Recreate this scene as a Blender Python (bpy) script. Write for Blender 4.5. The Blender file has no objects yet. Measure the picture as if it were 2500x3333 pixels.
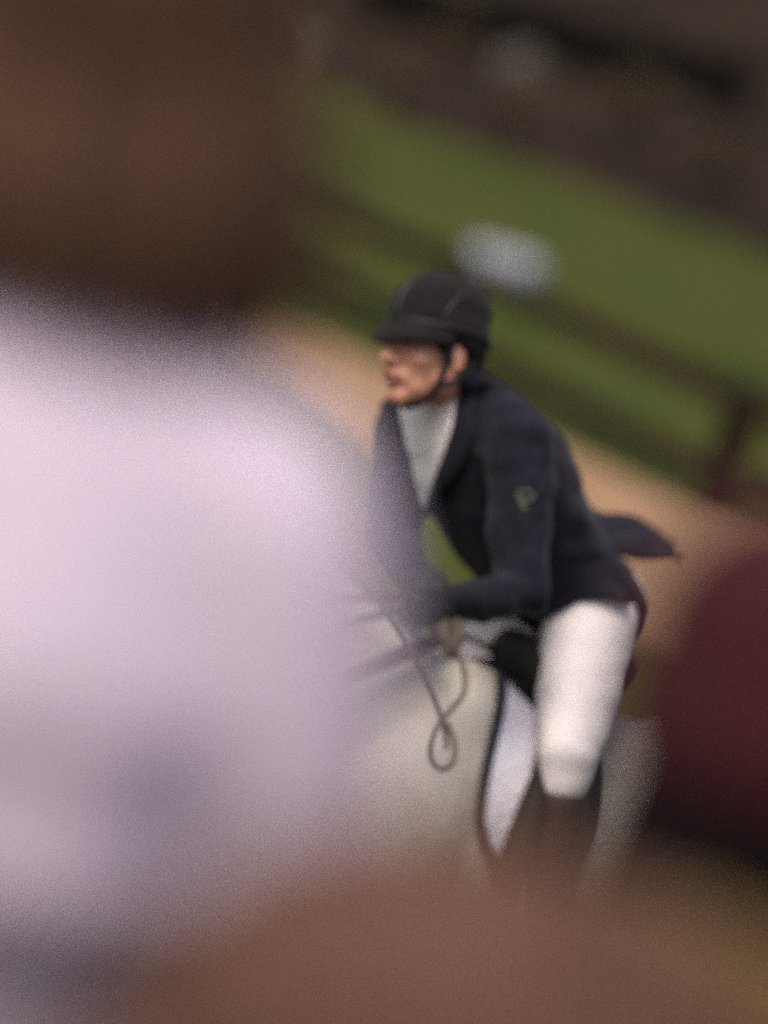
import bpy, bmesh, math, random, time
from mathutils import Vector, Matrix, noise
from mathutils.bvhtree import BVHTree
random.seed(7)
C = bpy.context.scene.collection
R = math.radians

# ------------------------------------------------------------------ camera
CAM = Vector((0, 0, 3.2)); PITCH = R(5.7); ROLL = R(15)
FWD = Vector((0, math.cos(PITCH), -math.sin(PITCH)))
_r0 = Vector((1, 0, 0)); _u0 = Vector((0, math.sin(PITCH), math.cos(PITCH)))
E1 = _r0 * math.cos(ROLL) + _u0 * math.sin(ROLL)
E2 = _u0 * math.cos(ROLL) - _r0 * math.sin(ROLL)
cd = bpy.data.cameras.new('camera'); cam = bpy.data.objects.new('camera', cd); C.objects.link(cam)
m = Matrix((E1, E2, -FWD)).transposed().to_4x4(); m.translation = CAM
cam.matrix_world = m
cd.sensor_fit = 'HORIZONTAL'; cd.sensor_width = 24; cd.lens = 200
cd.clip_start = 0.1; cd.clip_end = 2000
cd.dof.use_dof = True; cd.dof.focus_distance = 10.8; cd.dof.aperture_fstop = 1.75
bpy.context.scene.camera = cam

# ------------------------------------------------------------------ light: soft overcast afternoon
SUN_EL, SUN_AZ = R(58), R(205)          # azimuth measured from +Y (view direction) towards +X
w = bpy.data.worlds.new('World'); bpy.context.scene.world = w; w.use_nodes = True
nt = w.node_tree; bg = nt.nodes['Background']
sky = nt.nodes.new('ShaderNodeTexSky'); sky.sky_type = 'NISHITA'; sky.sun_disc = False
sky.sun_elevation = SUN_EL; sky.sun_rotation = SUN_AZ; sky.air_density = 1.0; sky.dust_density = 6.0; sky.ozone_density = 1.0
nt.links.new(sky.outputs[0], bg.inputs[0]); bg.inputs[1].default_value = 0.13
sl = bpy.data.lights.new('sun', 'SUN'); sl.energy = 1.8; sl.angle = R(20); sl.color = (1.0, 0.93, 0.84)
so = bpy.data.objects.new('sun', sl); C.objects.link(so)
sd = Vector((math.sin(SUN_AZ) * math.cos(SUN_EL), math.cos(SUN_AZ) * math.cos(SUN_EL), math.sin(SUN_EL)))
so.rotation_euler = sd.to_track_quat('Z', 'Y').to_euler()
vs = bpy.context.scene.view_settings
vs.view_transform = 'Standard'; vs.look = 'None'; vs.gamma = 1.0; vs.exposure = 0.25
bpy.context.scene.cycles.use_denoising = False   # the sampling grain stands for the film grain of the photograph

# ------------------------------------------------------------------ helpers
def P(px, py, d):
    """world point seen at full-size photo pixel (px,py) at depth d metres along the view axis"""
    s = 0.12 * d / 2500
    return CAM + FWD * d + E1 * ((px - 1250) * s) + E2 * ((1666.5 - py) * s)

def ray(px, py):
    return (P(px, py, 1.0) - CAM).normalized()

def G(px, py, z=0.0):
    r = ray(px, py); t = (z - CAM.z) / r.z
    return CAM + r * t

def link(name, me, mat=None, parent=None, smooth=True):
    o = bpy.data.objects.new(name, me); C.objects.link(o)
    if mat: me.materials.clear(); me.materials.append(mat)
    if parent: o.parent = parent; o.matrix_parent_inverse = parent.matrix_world.inverted()
    for p in me.polygons: p.use_smooth = smooth
    return o

def tag(o, label, cat, group=None, kind=None):
    if label: o['label'] = label
    if cat: o['category'] = cat
    if group: o['group'] = group
    if kind: o['kind'] = kind
    return o

def thing(name, label, cat, loc, group=None, rot=0, scale=1):
    o = bpy.data.objects.new(name, None); C.objects.link(o)
    o.empty_display_size = 0.2
    o.matrix_world = Matrix.Translation(loc) @ Matrix.Rotation(rot, 4, 'Z') @ Matrix.Scale(scale, 4)
    tag(o, label, cat, group)
    return o

def tomesh(bm, name='m'):
    bmesh.ops.recalc_face_normals(bm, faces=bm.faces)
    me = bpy.data.meshes.new(name); bm.to_mesh(me); bm.free(); return me

def remesh(me, voxel, smooth=6, factor=0.5):
    t0 = time.time()
    o = bpy.data.objects.new('tmp', me); C.objects.link(o)
    md = o.modifiers.new('r', 'REMESH'); md.mode = 'VOXEL'; md.voxel_size = voxel
    if smooth:
        s = o.modifiers.new('s', 'SMOOTH'); s.factor = factor; s.iterations = smooth
    dg = bpy.context.evaluated_depsgraph_get(); dg.update()
    out = bpy.data.meshes.new_from_object(o.evaluated_get(dg))
    bpy.data.objects.remove(o)
    print('remesh', voxel, len(out.polygons), round(time.time() - t0, 2), flush=True)
    return out

def rings(bm, rs, n=24, cap=True, sq=2.0):
    """rs: list of (centre, half-axis u, half-axis v)"""
    prev = None; first = None
    for c, u, v in rs:
        row = []
        for i in range(n):
            a = 2 * math.pi * i / n; ca, sa = math.cos(a), math.sin(a)
            if sq != 2.0:
                ca = math.copysign(abs(ca) ** (2 / sq), ca); sa = math.copysign(abs(sa) ** (2 / sq), sa)
            row.append(bm.verts.new(c + u * ca + v * sa))
        if prev:
            for i in range(n):
                bm.faces.new((prev[i], prev[(i + 1) % n], row[(i + 1) % n], row[i]))
        else: first = row
        prev = row
    if cap:
        bm.faces.new(first[::-1]); bm.faces.new(prev)

def thicken(bm, t):
    """gives an open sheet real thickness: offset copy along the vertex normals, rim closed"""
    bm.normal_update(); bm.verts.ensure_lookup_table(); bm.verts.index_update()
    fs = list(bm.faces); vs_ = list(bm.verts); be = [e for e in bm.edges if len(e.link_faces) == 1]
    nv = [bm.verts.new(v.co - v.normal * t) for v in vs_]
    for f in fs: bm.faces.new([nv[v.index] for v in reversed(f.verts)])
    for e in be:
        a, b = e.verts; bm.faces.new((a, b, nv[b.index], nv[a.index]))

def ball(bm, c, r, M=None, seg=16):
    """ellipsoid; r scalar or (rx,ry,rz); M optional rotation"""
    if not hasattr(r, '__len__'): r = (r, r, r)
    M3 = M.to_3x3() if M else Matrix.Identity(3); c = Vector(c)
    ax, ay, az = M3.col[0] * r[0], M3.col[1] * r[1], M3.col[2] * r[2]
    nv = max(8, seg * 2 // 3); prev = None
    top = bm.verts.new(c + az); bot = bm.verts.new(c - az)
    for j in range(1, nv):
        th = math.pi * j / nv; st, ct = math.sin(th), math.cos(th)
        row = [bm.verts.new(c + ax * (st * math.cos(2 * math.pi * i / seg)) + ay * (st * math.sin(2 * math.pi * i / seg)) + az * ct) for i in range(seg)]
        for i in range(seg):
            k = (i + 1) % seg
            if prev: bm.faces.new((prev[i], row[i], row[k], prev[k]))
            else: bm.faces.new((top, row[i], row[k]))
        prev = row
    for i in range(seg): bm.faces.new((prev[i], bot, prev[(i + 1) % seg]))

def frame(t, ref=Vector((0, 0, 1))):
    t = t.normalized()
    if abs(t.dot(ref)) > 0.98: ref = Vector((0, 1, 0))
    u = ref.cross(t).normalized(); v = t.cross(u).normalized()
    return u, v

def tube(bm, pts, rad, n=16, flat=1.0, ref=Vector((0, 0, 1)), ends=True):
    """chain with a radius per point; rad may be scalar or list; flat squashes the v axis"""
    pts = [Vector(p) for p in pts]
    if not hasattr(rad, '__len__'): rad = [rad] * len(pts)
    rs = []
    for i, p in enumerate(pts):
        t = pts[min(i + 1, len(pts) - 1)] - pts[max(i - 1, 0)]
        t.normalize()
        if i == 0: u, v = frame(t, ref)
        else:
            u = (u - t * u.dot(t)).normalized(); v = t.cross(u).normalized()
        rs.append((p, u * rad[i], v * rad[i] * flat))
    rings(bm, rs, n)
    if ends and flat == 1.0:
        ball(bm, pts[0], rad[0] * 0.99); ball(bm, pts[-1], rad[-1] * 0.99)

def spline(pts, k=6):
    """Catmull-Rom through pts (tuples of any length)"""
    out = []; n = len(pts)
    for i in range(n - 1):
        p0, p1, p2, p3 = pts[max(i - 1, 0)], pts[i], pts[i + 1], pts[min(i + 2, n - 1)]
        for j in range(k):
            t = j / k
            out.append(tuple(0.5 * ((2 * b) + (-a + c) * t + (2 * a - 5 * b + 4 * c - d) * t * t + (-a + 3 * b - 3 * c + d) * t ** 3)
                             for a, b, c, d in zip(p0, p1, p2, p3)))
    out.append(tuple(pts[-1])); return out

def box(bm, c, s, M=None):
    mt = Matrix.Translation(c) @ (M.to_4x4() if M else Matrix()) @ Matrix.Diagonal((s[0], s[1], s[2], 1))
    bmesh.ops.create_cube(bm, size=1, matrix=mt)

def bevel(bm, w, seg=2):
    bmesh.ops.bevel(bm, geom=list(bm.edges), offset=w, segments=seg, affect='EDGES', profile=0.6)

def strip(pts, width, thick, normals=None, ref=Vector((0, 0, 1))):
    """flat strap along pts with rounded rectangular section; returns mesh"""
    bm = bmesh.new(); rs = []
    for i, p in enumerate(pts):
        t = (pts[min(i + 1, len(pts) - 1)] - pts[max(i - 1, 0)]).normalized()
        nn = normals[i] if normals else ref
        side = t.cross(nn)
        side = side.normalized() if side.length > 1e-4 else frame(t)[0]
        nn = side.cross(t).normalized()
        wd = width[i] if hasattr(width, '__len__') else width
        rs.append((p, side * wd / 2, nn * thick / 2))
    rings(bm, rs, 12, sq=4.0)
    return tomesh(bm)

def displace(me, fn):
    """moves every vertex along its normal by fn(co, index)"""
    d = [(v.co.copy(), v.normal.copy()) for v in me.vertices]
    out = []
    for co, n in d: out.extend(co + n * fn(co))
    me.vertices.foreach_set('co', out); me.update()

def bvh_of(me, M=None):
    M = M or Matrix()
    return BVHTree.FromPolygons([M @ v.co for v in me.vertices], [tuple(p.vertices) for p in me.polygons])

# ------------------------------------------------------------------ materials
def mat(name, col, rough=0.8, col2=None, scale=8.0, detail=4.0, bump=0.0, bscale=60.0, sheen=0.0, spec=0.3, lo=0.35, hi=0.65, sss=0.0, stretch=None, metal=0.0, wave=None, dist=0.0):
    m = bpy.data.materials.new(name); m.use_nodes = True
    n = m.node_tree; b = n.nodes['Principled BSDF']
    b.inputs['Base Color'].default_value = (*col, 1); b.inputs['Roughness'].default_value = rough
    b.inputs['Specular IOR Level'].default_value = spec; b.inputs['Metallic'].default_value = metal
    if sheen:
        b.inputs['Sheen Weight'].default_value = sheen; b.inputs['Sheen Roughness'].default_value = 0.5
    if sss:
        b.inputs['Subsurface Weight'].default_value = sss
        b.inputs['Subsurface Radius'].default_value = (0.02, 0.008, 0.004); b.inputs['Subsurface Scale'].default_value = 0.4
    tc = n.nodes.new('ShaderNodeTexCoord'); vec = tc.outputs['Object']
    if stretch:
        mp = n.nodes.new('ShaderNodeMapping'); mp.inputs['Scale'].default_value = stretch
        n.links.new(vec, mp.inputs[0]); vec = mp.outputs[0]
    if col2:
        t = n.nodes.new('ShaderNodeTexNoise'); t.inputs['Scale'].default_value = scale; t.inputs['Detail'].default_value = detail
        t.inputs['Distortion'].default_value = dist
        n.links.new(vec, t.inputs[0])
        r = n.nodes.new('ShaderNodeValToRGB'); r.color_ramp.elements[0].position = lo; r.color_ramp.elements[1].position = hi
        r.color_ramp.elements[0].color = (*col, 1); r.color_ramp.elements[1].color = (*col2, 1)
        n.links.new(t.outputs['Fac'], r.inputs[0]); n.links.new(r.outputs[0], b.inputs['Base Color'])
        m['ramp'] = r.name
    if bump:
        t2 = n.nodes.new('ShaderNodeTexNoise'); t2.inputs['Scale'].default_value = bscale; t2.inputs['Detail'].default_value = 5
        n.links.new(vec, t2.inputs[0])
        bp = n.nodes.new('ShaderNodeBump'); bp.inputs['Strength'].default_value = bump; bp.inputs['Distance'].default_value = 0.02
        n.links.new(t2.outputs['Fac'], bp.inputs['Height']); n.links.new(bp.outputs[0], b.inputs['Normal'])
    return m

def ramp3(m, cols):
    r = m.node_tree.nodes[m['ramp']].color_ramp
    while len(r.elements) > 1: r.elements.remove(r.elements[-1])
    for i, (pos, c) in enumerate(cols):
        e = r.elements[0] if i == 0 else r.elements.new(pos)
        e.position = pos; e.color = (*c, 1)

MT = {}
MT['grass'] = mat('meadow grass', (.05, .06, .015), .95, (.1, .11, .03), scale=.35, detail=6, bump=.6, bscale=9, spec=.03)
ramp3(MT['grass'], [(.32, (.023, .042, .007)), (.43, (.045, .054, .010)), (.53, (.070, .067, .018)), (.62, (.028, .053, .009)), (.76, (.078, .062, .023))])
MT['sand'] = mat('raked sand', (.34, .21, .125), .95, (.27, .165, .098), scale=1.2, bump=.5, bscale=25, spec=.03)
MT['bank'] = mat('leaf littered bank', (.03, .02, .015), .95, (.08, .05, .03), scale=.5, detail=5, bump=.8, bscale=6, spec=.03)
ramp3(MT['bank'], [(.3, (.010, .0062, .0062)), (.45, (.018, .012, .0092)), (.55, (.038, .026, .016)), (.66, (.011, .0072, .007)), (.8, (.030, .014, .008))])
MT['concrete'] = mat('stand concrete', (.16, .15, .14), .9, (.11, .105, .10), scale=3, bump=.3)
MT['fence'] = mat('dark creosoted timber', (.019, .012, .008), .9, (.031, .020, .013), scale=5, spec=.08, bump=.4, stretch=(1, 1, 6))
MT['sleeper'] = mat('black tarred sleepers', (.004, .0045, .004), .95, (.007, .007, .006), scale=4, bump=.5, spec=.02)
MT['drum'] = mat('pale blue plastic', (.27, .295, .37), .5, (.31, .32, .36), scale=3)
MT['rock'] = mat('pale grey stone', (.095, .080, .066), .9, (.065, .056, .048), scale=6, bump=.8, bscale=14)
MT['twig'] = mat('dry twigs', (.035, .024, .018), .9)
MT['dryleaf'] = mat('dry leaves', (.05, .035, .018), .9, (.08, .055, .03), scale=9)
MT['skin'] = mat('rider skin', (.50, .245, .165), .6, (.45, .21, .14), scale=14, sss=.12, spec=.35, bump=.05, bscale=200)
MT['lips'] = mat('lips', (.40, .17, .13), .6)
MT['eye'] = mat('eye white', (.26, .19, .16), .5)
MT['iris'] = mat('dark iris', (.02, .012, .008), .2)
MT['darkhair'] = mat('dark short hair', (.018, .012, .01), .7, (.03, .02, .015), scale=90, bump=.5, bscale=180)
MT['velvet'] = mat('black velvet', (.0125, .0105, .0105), .9, (.018, .0155, .015), scale=60, sheen=.05, spec=.08, bump=.15, bscale=400)
MT['helmettrim'] = mat('helmet trim', (.010, .010, .010), .5, spec=.4)
MT['piping'] = mat('grey piping', (.028, .026, .026), .4, spec=.5)
MT['jacket'] = mat('navy wool jacket', (.0085, .0080, .0145), .9, (.013, .0120, .020), scale=40, sheen=.07, bump=.3, bscale=26, spec=.10)
MT['lining'] = mat('jacket lining', (.010, .010, .014), .7)
MT['emblem'] = mat('olive embroidery', (.085, .088, .06), .7)
MT['shirt'] = mat('white shirt', (.92, .86, .86), .8, (.84, .78, .78), scale=30, bump=.3, bscale=18)
MT['breeches'] = mat('white breeches', (.74, .68, .69), .85, (.68, .62, .63), scale=14, bump=.25, bscale=14)
MT['glove'] = mat('dark gloves', (.014, .013, .014), .6)
MT['boot'] = mat('dark brown boot leather', (.030, .019, .015), .62, (.03, .018, .014), scale=8, spec=.5)
MT['horse'] = mat('grey horse coat', (.50, .455, .395), .8, (.37, .33, .285), scale=5.5, detail=3, bump=.1, bscale=150, sheen=.15, lo=.42, hi=.7)
MT['mane'] = mat('pale mane', (.45, .42, .38), .7, (.30, .27, .24), scale=30, bump=.6, bscale=80)
MT['muzzle'] = mat('dark muzzle skin', (.10, .085, .08), .6)
MT['hoof'] = mat('hoof horn', (.06, .05, .04), .6)
MT['saddle'] = mat('brown saddle leather', (.028, .015, .011), .5, (.050, .024, .016), scale=6, spec=.5)
MT['black'] = mat('black leather', (.010, .009, .008), .75, spec=.2)
MT['rein'] = mat('brown rein leather', (.05, .034, .028), .6)
MT['slackrein'] = mat('worn slack rein leather', (.095, .072, .060), .7)
MT['pad'] = mat('white quilted pad', (.70, .67, .74), .85, (.66, .63, .70), scale=20, bump=.4, bscale=30)
MT['padtrim'] = mat('navy pad binding', (.02, .02, .032), .8)
MT['steel'] = mat('steel', (.5, .5, .5), .3, metal=1.0)
MT['lilac'] = mat('pale lilac cotton', (.57, .478, .585), .95, (.52, .43, .53), scale=4, bump=.5, bscale=9)
MT['brownhair'] = mat('brown hair', (.032, .0145, .008), .8, (.095, .042, .021), scale=9, detail=6, bump=.5, bscale=40, stretch=(3, 3, .6))
MT['auburn'] = mat('auburn hair', (.076, .034, .021), .8, (.130, .061, .041), scale=9, detail=6, bump=.5, bscale=40, stretch=(3, 3, .6))
MT['blackhair'] = mat('black hair', (.006, .005, .0055), .8, (.010, .008, .008), scale=30, bump=.4, spec=.05)
MT['maroon'] = mat('maroon knit', (.055, .006, .010), .95, (.034, .005, .008), scale=50, bump=.8, bscale=70)
MT['mustard'] = mat('mustard knit', (.17, .10, .03), .9, (.12, .07, .025), scale=50, bump=.8, bscale=60)
MT['olivecoat'] = mat('dark olive coat', (.06, .045, .03), .9, (.045, .035, .022), scale=6, bump=.3)
MT['rust'] = mat('rust coat', (.24, .11, .06), .9, (.18, .09, .05), scale=6, bump=.3)
MT['mauve'] = mat('mauve grey wool', (.34, .28, .34), .95, (.28, .23, .28), scale=5, bump=.4)
MT['jeans'] = mat('dark jeans', (.03, .04, .07), .9)
MT['shoe'] = mat('dark shoes', (.02, .018, .016), .6)
MT['skin2'] = mat('spectator skin', (.45, .24, .17), .6, sss=.1)

# ------------------------------------------------------------------ setting
def sheet(name, poly, z, mtl):
    bm = bmesh.new(); bm.faces.new([bm.verts.new((p[0], p[1], z)) for p in poly])
    o = link(name, tomesh(bm), mtl, smooth=False); o['kind'] = 'structure'; return o

# foot of the bank on the ground
B0, B1 = G(1175, 395), G(2500, 880)
bd = (B1 - B0).normalized(); bn = Vector((-bd.y, bd.x, 0))
if bn.y < 0: bn = -bn
sheet('ground', [(-400, -300), (400, -300), (400, 900), (-400, 900)], 0, MT['grass'])
# sand track, edges read off the picture and carried on past the frame
def edge(a, b, ext0, ext1):
    p, q = G(*a), G(*b); d = (q - p).normalized()
    return p - d * ext0, q + d * ext1
U0, U1 = edge((850, 1010), (2450, 1740), 60, 40)
ud = (U1 - U0).normalized(); La, Lb, Lc = G(900, 1270), G(1300, 1575), G(2080, 2080)
sheet('sand_track', [U0, U1, Lc + ud * 30 , Lc, Lb, La, La - ud * 60], .004, MT['sand'])

# bank
bm = bmesh.new(); nu, nv = 70, 50
grid = []
for i in range(nu + 1):
    row = []
    for j in range(nv + 1):
        s = (i / nu - .5) * 260; t = (j / nv) ** 1.6 * 160
        base = (B0 + B1) / 2 + bd * s + bn * (t - .5)
        h = -.25 + .125 * t * min(1, t / 4 + .25) + noise.noise(Vector((base.x * .22, base.y * .22, 0))) * min(.5, t * .12) + noise.noise(Vector((base.x * .9, base.y * .9, 3))) * min(.16, t * .08)
        row.append(bm.verts.new((base.x, base.y, h)))
    grid.append(row)
for i in range(nu):
    for j in range(nv):
        bm.faces.new((grid[i][j], grid[i + 1][j], grid[i + 1][j + 1], grid[i][j + 1]))
bank_me = tomesh(bm); bank = link('bank', bank_me, MT['bank']); bank['kind'] = 'structure'
bank_bvh = bvh_of(bank_me)
def on_bank(px, py):
    hit = bank_bvh.ray_cast(CAM, ray(px, py))
    return hit[0]

# low black sleeper wall on the bank
a, b = on_bank(1130, 30), on_bank(2400, 365)
if a and b:
    ww = thing('retaining_wall', 'long low black timber wall high on the dark brown bank', 'wall', (a + b) / 2)
    d = b - a; L = d.length; ang = d.to_track_quat('X', 'Z').to_matrix()
    for k in range(3):
        bm = bmesh.new()
        box(bm, (a + b) / 2 + Vector((0, 0, .13 + k * .24)), (L, .28, .225), ang); bevel(bm, .02)
        link('timber_sleeper', tomesh(bm), MT['sleeper'], ww, smooth=False)
    for k in range(5):
        bm = bmesh.new(); box(bm, a + d * (.02 + .24 * k) + Vector((0, -.19, .3)), (.14, .1, .84), ang); bevel(bm, .012)
        link('post', tomesh(bm), MT['sleeper'], ww, smooth=False)

def rock(px, py, r, label):
    c = on_bank(px, py)
    if not c: return
    bm = bmesh.new(); bmesh.ops.create_icosphere(bm, subdivisions=4, radius=1)
    for v in bm.verts:
        n = noise.noise(v.co * 1.3 + Vector((px, py, 0))) * .35 + noise.noise(v.co * 4) * .08
        v.co = Vector((v.co.x * r * 1.2, v.co.y * r, v.co.z * r * .95)) * (1 + n)
    me = tomesh(bm); o = link('boulder', me, MT['rock']); o.location = c + Vector((0, 0, r * .35))
    tag(o, label, 'boulder', 'pale boulders on the brown bank')
rock(950, 190, .34, 'pale grey boulder on the bank, upper left of the helmet, between hair and wall')
rock(1690, 250, .30, 'dull beige boulder just below the middle of the black timber wall')
rock(800, 15, .32, 'faint grey boulder at the top edge of the picture')

def shrub(px, py, h, label):
    c = on_bank(px, py)
    if not c: return
    t = thing('shrub', label, 'shrub', c, 'dry shrubs on the brown bank')
    rnd = random.Random(px)
    bs = bmesh.new(); bl = bmesh.new()
    for k in range(9):
        a = rnd.uniform(0, 6.28); sp = rnd.uniform(.1, .5) * h
        p = [c, c + Vector((math.cos(a) * sp * .4, math.sin(a) * sp * .4, h * .45)), c + Vector((math.cos(a) * sp, math.sin(a) * sp, h * rnd.uniform(.7, 1)))]
        tube(bs, p, [.02, .013, .005], n=6)
        for q in range(60):
            f = rnd.uniform(.3, 1.05); base = p[1].lerp(p[2], f) + Vector([rnd.gauss(0, .10 * h) for _ in range(3)])
            u = Vector([rnd.uniform(-1, 1) for _ in range(3)]).normalized(); v = u.orthogonal().normalized()
            s = rnd.uniform(.03, .06)
            bl.faces.new([bl.verts.new(base + u * s), bl.verts.new(base + v * s * .5), bl.verts.new(base - u * s), bl.verts.new(base - v * s * .5)])
    link('stems', tomesh(bs), MT['twig'], t); link('foliage', tomesh(bl), MT['dryleaf'], t, smooth=False)
for px, py, h, lab in [(1270, 400, .7, 'dry brown shrub above the grass, left of the dark wall and high over the helmet'),
                       (1660, 480, .55, 'dark low shrub on the foot of the bank above the pale drum'),
                       (2050, 420, .7, 'rusty brown shrub just under the right half of the black wall'),
                       (2330, 640, .8, 'dark shrub at the foot of the bank near the right edge'),
                       (1450, 170, .6, 'olive brown shrub against the left half of the black wall')]:
    shrub(px, py, h, lab)

# fence
TR0, TR1 = G(1250, 740, .74), G(2450, 1290, .74)
fd = (TR1 - TR0).normalized(); fence_rot = fd.to_track_quat('X', 'Z').to_matrix()
pt = G(2345, 1690); s_post = (pt - TR0).dot(fd)
fe = thing('wooden_fence', 'low dark timber post and rail fence running along the sand track', 'fence', Vector((TR1.x, TR1.y, 0)))
def fpt(s, z, off=0): 
    p = TR0 + fd * s; return Vector((p.x, p.y, z)) + Vector((-fd.y, fd.x, 0)) * off
spacing = 5.4
for k in range(-11, 5):
    bm = bmesh.new(); box(bm, fpt(s_post + k * spacing, .385), (.20, .17, .83), fence_rot); bevel(bm, .012)
    link('post', tomesh(bm), MT['fence'], fe, smooth=False)
for z in (.72, .25):
    for k in range(-11, 4):
        bm = bmesh.new(); box(bm, fpt(s_post + (k + .5) * spacing, z, -.125 * (1 if fd.x > 0 else -1)), (spacing - .006, .07, .15), fence_rot); bevel(bm, .01)
        link('rail', tomesh(bm), MT['fence'], fe, smooth=False)

# pale drum lying in the meadow
dc = G(1625, 920)
dr = thing('plastic_drum', 'pale blue white plastic drum lying on the grass beyond the fence', 'drum', dc)
rs = []
ax = Vector((.97, .24, 0)).normalized()
for x, r in [(-.31, .11), (-.30, .125), (-.2, .140), (-.19, .148), (-.16, .148), (-.15, .140), (0, .143), (.15, .140), (.16, .148), (.19, .148), (.2, .140), (.30, .125), (.31, .11)]:
    rs.append((dc + Vector((0, 0, .146)) + ax * x, Vector((-ax.y, ax.x, 0)) * r, Vector((0, 0, r))))
bm = bmesh.new(); rings(bm, rs, 32); link('drum_body', tomesh(bm), MT['drum'], dr)
bm = bmesh.new(); p = dc + Vector((0, 0, .20)) - ax * .315; tube(bm, [p, p - ax * .02], .03, 12, ends=False); link('cap', tomesh(bm), MT['drum'], dr)

# concrete stand the spectators and photographer are on
def slab(bm, y0, y1, z0, z1): box(bm, (0, (y0 + y1) / 2, (z0 + z1) / 2), (14, y1 - y0, z1 - z0))
bm = bmesh.new()
slab(bm, -3, 3.34, 0, 1.68); slab(bm, 3.342, 4.38, 0, 1.42); slab(bm, 4.382, 5.30, 0, 1.10); slab(bm, 5.302, 6.2, 0, .75); slab(bm, 6.202, 7.1, 0, .38)
st = link('terrace', tomesh(bm), MT['concrete'], smooth=False); st['kind'] = 'structure'

# ------------------------------------------------------------------ horse
PHI = R(35)
WITH = P(1560, 2120, 12.95)
HS = WITH.z / 1.65
horse = thing('horse', 'light grey dappled horse carrying the leaning rider', 'horse', (WITH.x, WITH.y, 0), rot=math.pi + PHI, scale=HS)
bpy.context.view_layer.update()
HM = horse.matrix_world.copy()
Yv = Vector((0, 1, 0)); Zv = Vector((0, 0, 1)); Xv = Vector((1, 0, 0))

bm = bmesh.new()
rs = []
for x, z, hw, hh in spline([(-1.17, 1.28, .07, .12), (-1.10, 1.30, .17, .21), (-.95, 1.345, .25, .265), (-.7, 1.325, .285, .295), (-.45, 1.26, .29, .30),
                            (-.2, 1.235, .285, .32), (0, 1.26, .265, .355), (.17, 1.255, .245, .34), (.34, 1.22, .215, .27), (.48, 1.18, .15, .19), (.56, 1.16, .07, .10)], 4):
    rs.append((Vector((x, 0, z)), Yv * hw, Zv * hh))
rings(bm, rs, 32)
tube(bm, [(-.45, 0, 1.50), (-.2, 0, 1.525), (.02, 0, 1.575), (.2, 0, 1.55)], [.07, .065, .06, .08])   # spine and withers
tube(bm, [(-1.1, 0, 1.45), (-.85, 0, 1.555), (-.6, 0, 1.53)], [.08, .11, .09])
for s in (-1, 1):   # shoulder and quarter muscles
    ball(bm, Vector((.20, .15 * s, 1.22)), (.17, .13, .30), Matrix.Rotation(R(-18), 3, 'Y'))
    ball(bm, Vector((.30, .15 * s, 1.02)), (.14, .11, .16))
    ball(bm, Vector((-.92, .14 * s, 1.25)), (.23, .15, .33), Matrix.Rotation(R(12), 3, 'Y'))
# neck
nk = [(.12, 1.34, .31, .16), (.28, 1.42, .27, .145), (.45, 1.54, .215, .115), (.62, 1.69, .17, .092), (.78, 1.84, .145, .082), (.88, 1.92, .12, .08)]
nk = spline(nk, 4); rs = []
for i, (x, z, hh, hw) in enumerate(nk):
    a = nk[min(i + 1, len(nk) - 1)]; b = nk[max(i - 1, 0)]
    t = Vector((a[0] - b[0], 0, a[1] - b[1])).normalized()
    rs.append((Vector((x, 0, z)), Yv * hw, Yv.cross(t) * hh))
rings(bm, rs, 28)
# head
hd = spline([(.80, 1.96, .10, .075), (.90, 1.90, .145, .105), (1.00, 1.80, .135, .10), (1.10, 1.67, .105, .075), (1.18, 1.55, .08, .06), (1.235, 1.465, .07, .058), (1.26, 1.42, .045, .045)], 4)
rs = []
for i, (x, z, hh, hw) in enumerate(hd):
    a = hd[min(i + 1, len(hd) - 1)]; b = hd[max(i - 1, 0)]
    t = Vector((a[0] - b[0], 0, a[1] - b[1])).normalized()
    rs.append((Vector((x, 0, z)), Yv * hw, Yv.cross(t) * hh))
rings(bm, rs, 24)
for s in (-1, 1):
    ball(bm, Vector((.885, .07 * s, 1.82)), (.085, .04, .09))                       # cheek
    tube(bm, [(.83, .055 * s, 2.0), (.84, .075 * s, 2.09), (.86, .08 * s, 2.15)], [.032, .030, .008], n=10)   # ear
# legs : (x,y,z,r)
def leg(pts): tube(bm, [p[:3] for p in pts], [p[3] for p in pts], n=16)
leg([(.28, .15, 1.0, .115), (.36, .15, .80, .085), (.42, .15, .56, .060), (.43, .15, .50, .062), (.42, .15, .40, .040), (.42, .15, .20, .037), (.43, .15, .14, .045), (.49, .15, .06, .042)])
leg([(.24, -.15, 1.0, .115), (.12, -.15, .80, .085), (.02, -.15, .57, .060), (.0, -.15, .50, .060), (-.08, -.15, .40, .040), (-.22, -.15, .26, .037), (-.27, -.15, .21, .045), (-.27, -.15, .12, .042)])
leg([(-.90, .15, 1.10, .17), (-.78, .16, .88, .12), (-.95, .16, .66, .070), (-1.05, .16, .52, .062), (-1.02, .16, .40, .044), (-.95, .16, .20, .041), (-.93, .16, .14, .048), (-.88, .16, .06, .043)])
leg([(-.95, -.15, 1.10, .17), (-.95, -.16, .86, .12), (-1.18, -.16, .68, .070), (-1.32, -.16, .56, .062), (-1.34, -.16, .42, .044), (-1.38, -.16, .22, .041), (-1.38, -.16, .15, .048), (-1.34, -.16, .06, .043)])
horse_me = remesh(tomesh(bm), .011, 14)
horse_me.transform(HM)
link('horse_body', horse_me, MT['horse'], horse)
HB = bvh_of(horse_me)
def hl(x, y, z): return HM @ Vector((x, y, z))
def hpart(name, bm, mt): 
    me = tomesh(bm); me.transform(HM); return link(name, me, mt, horse)
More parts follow.
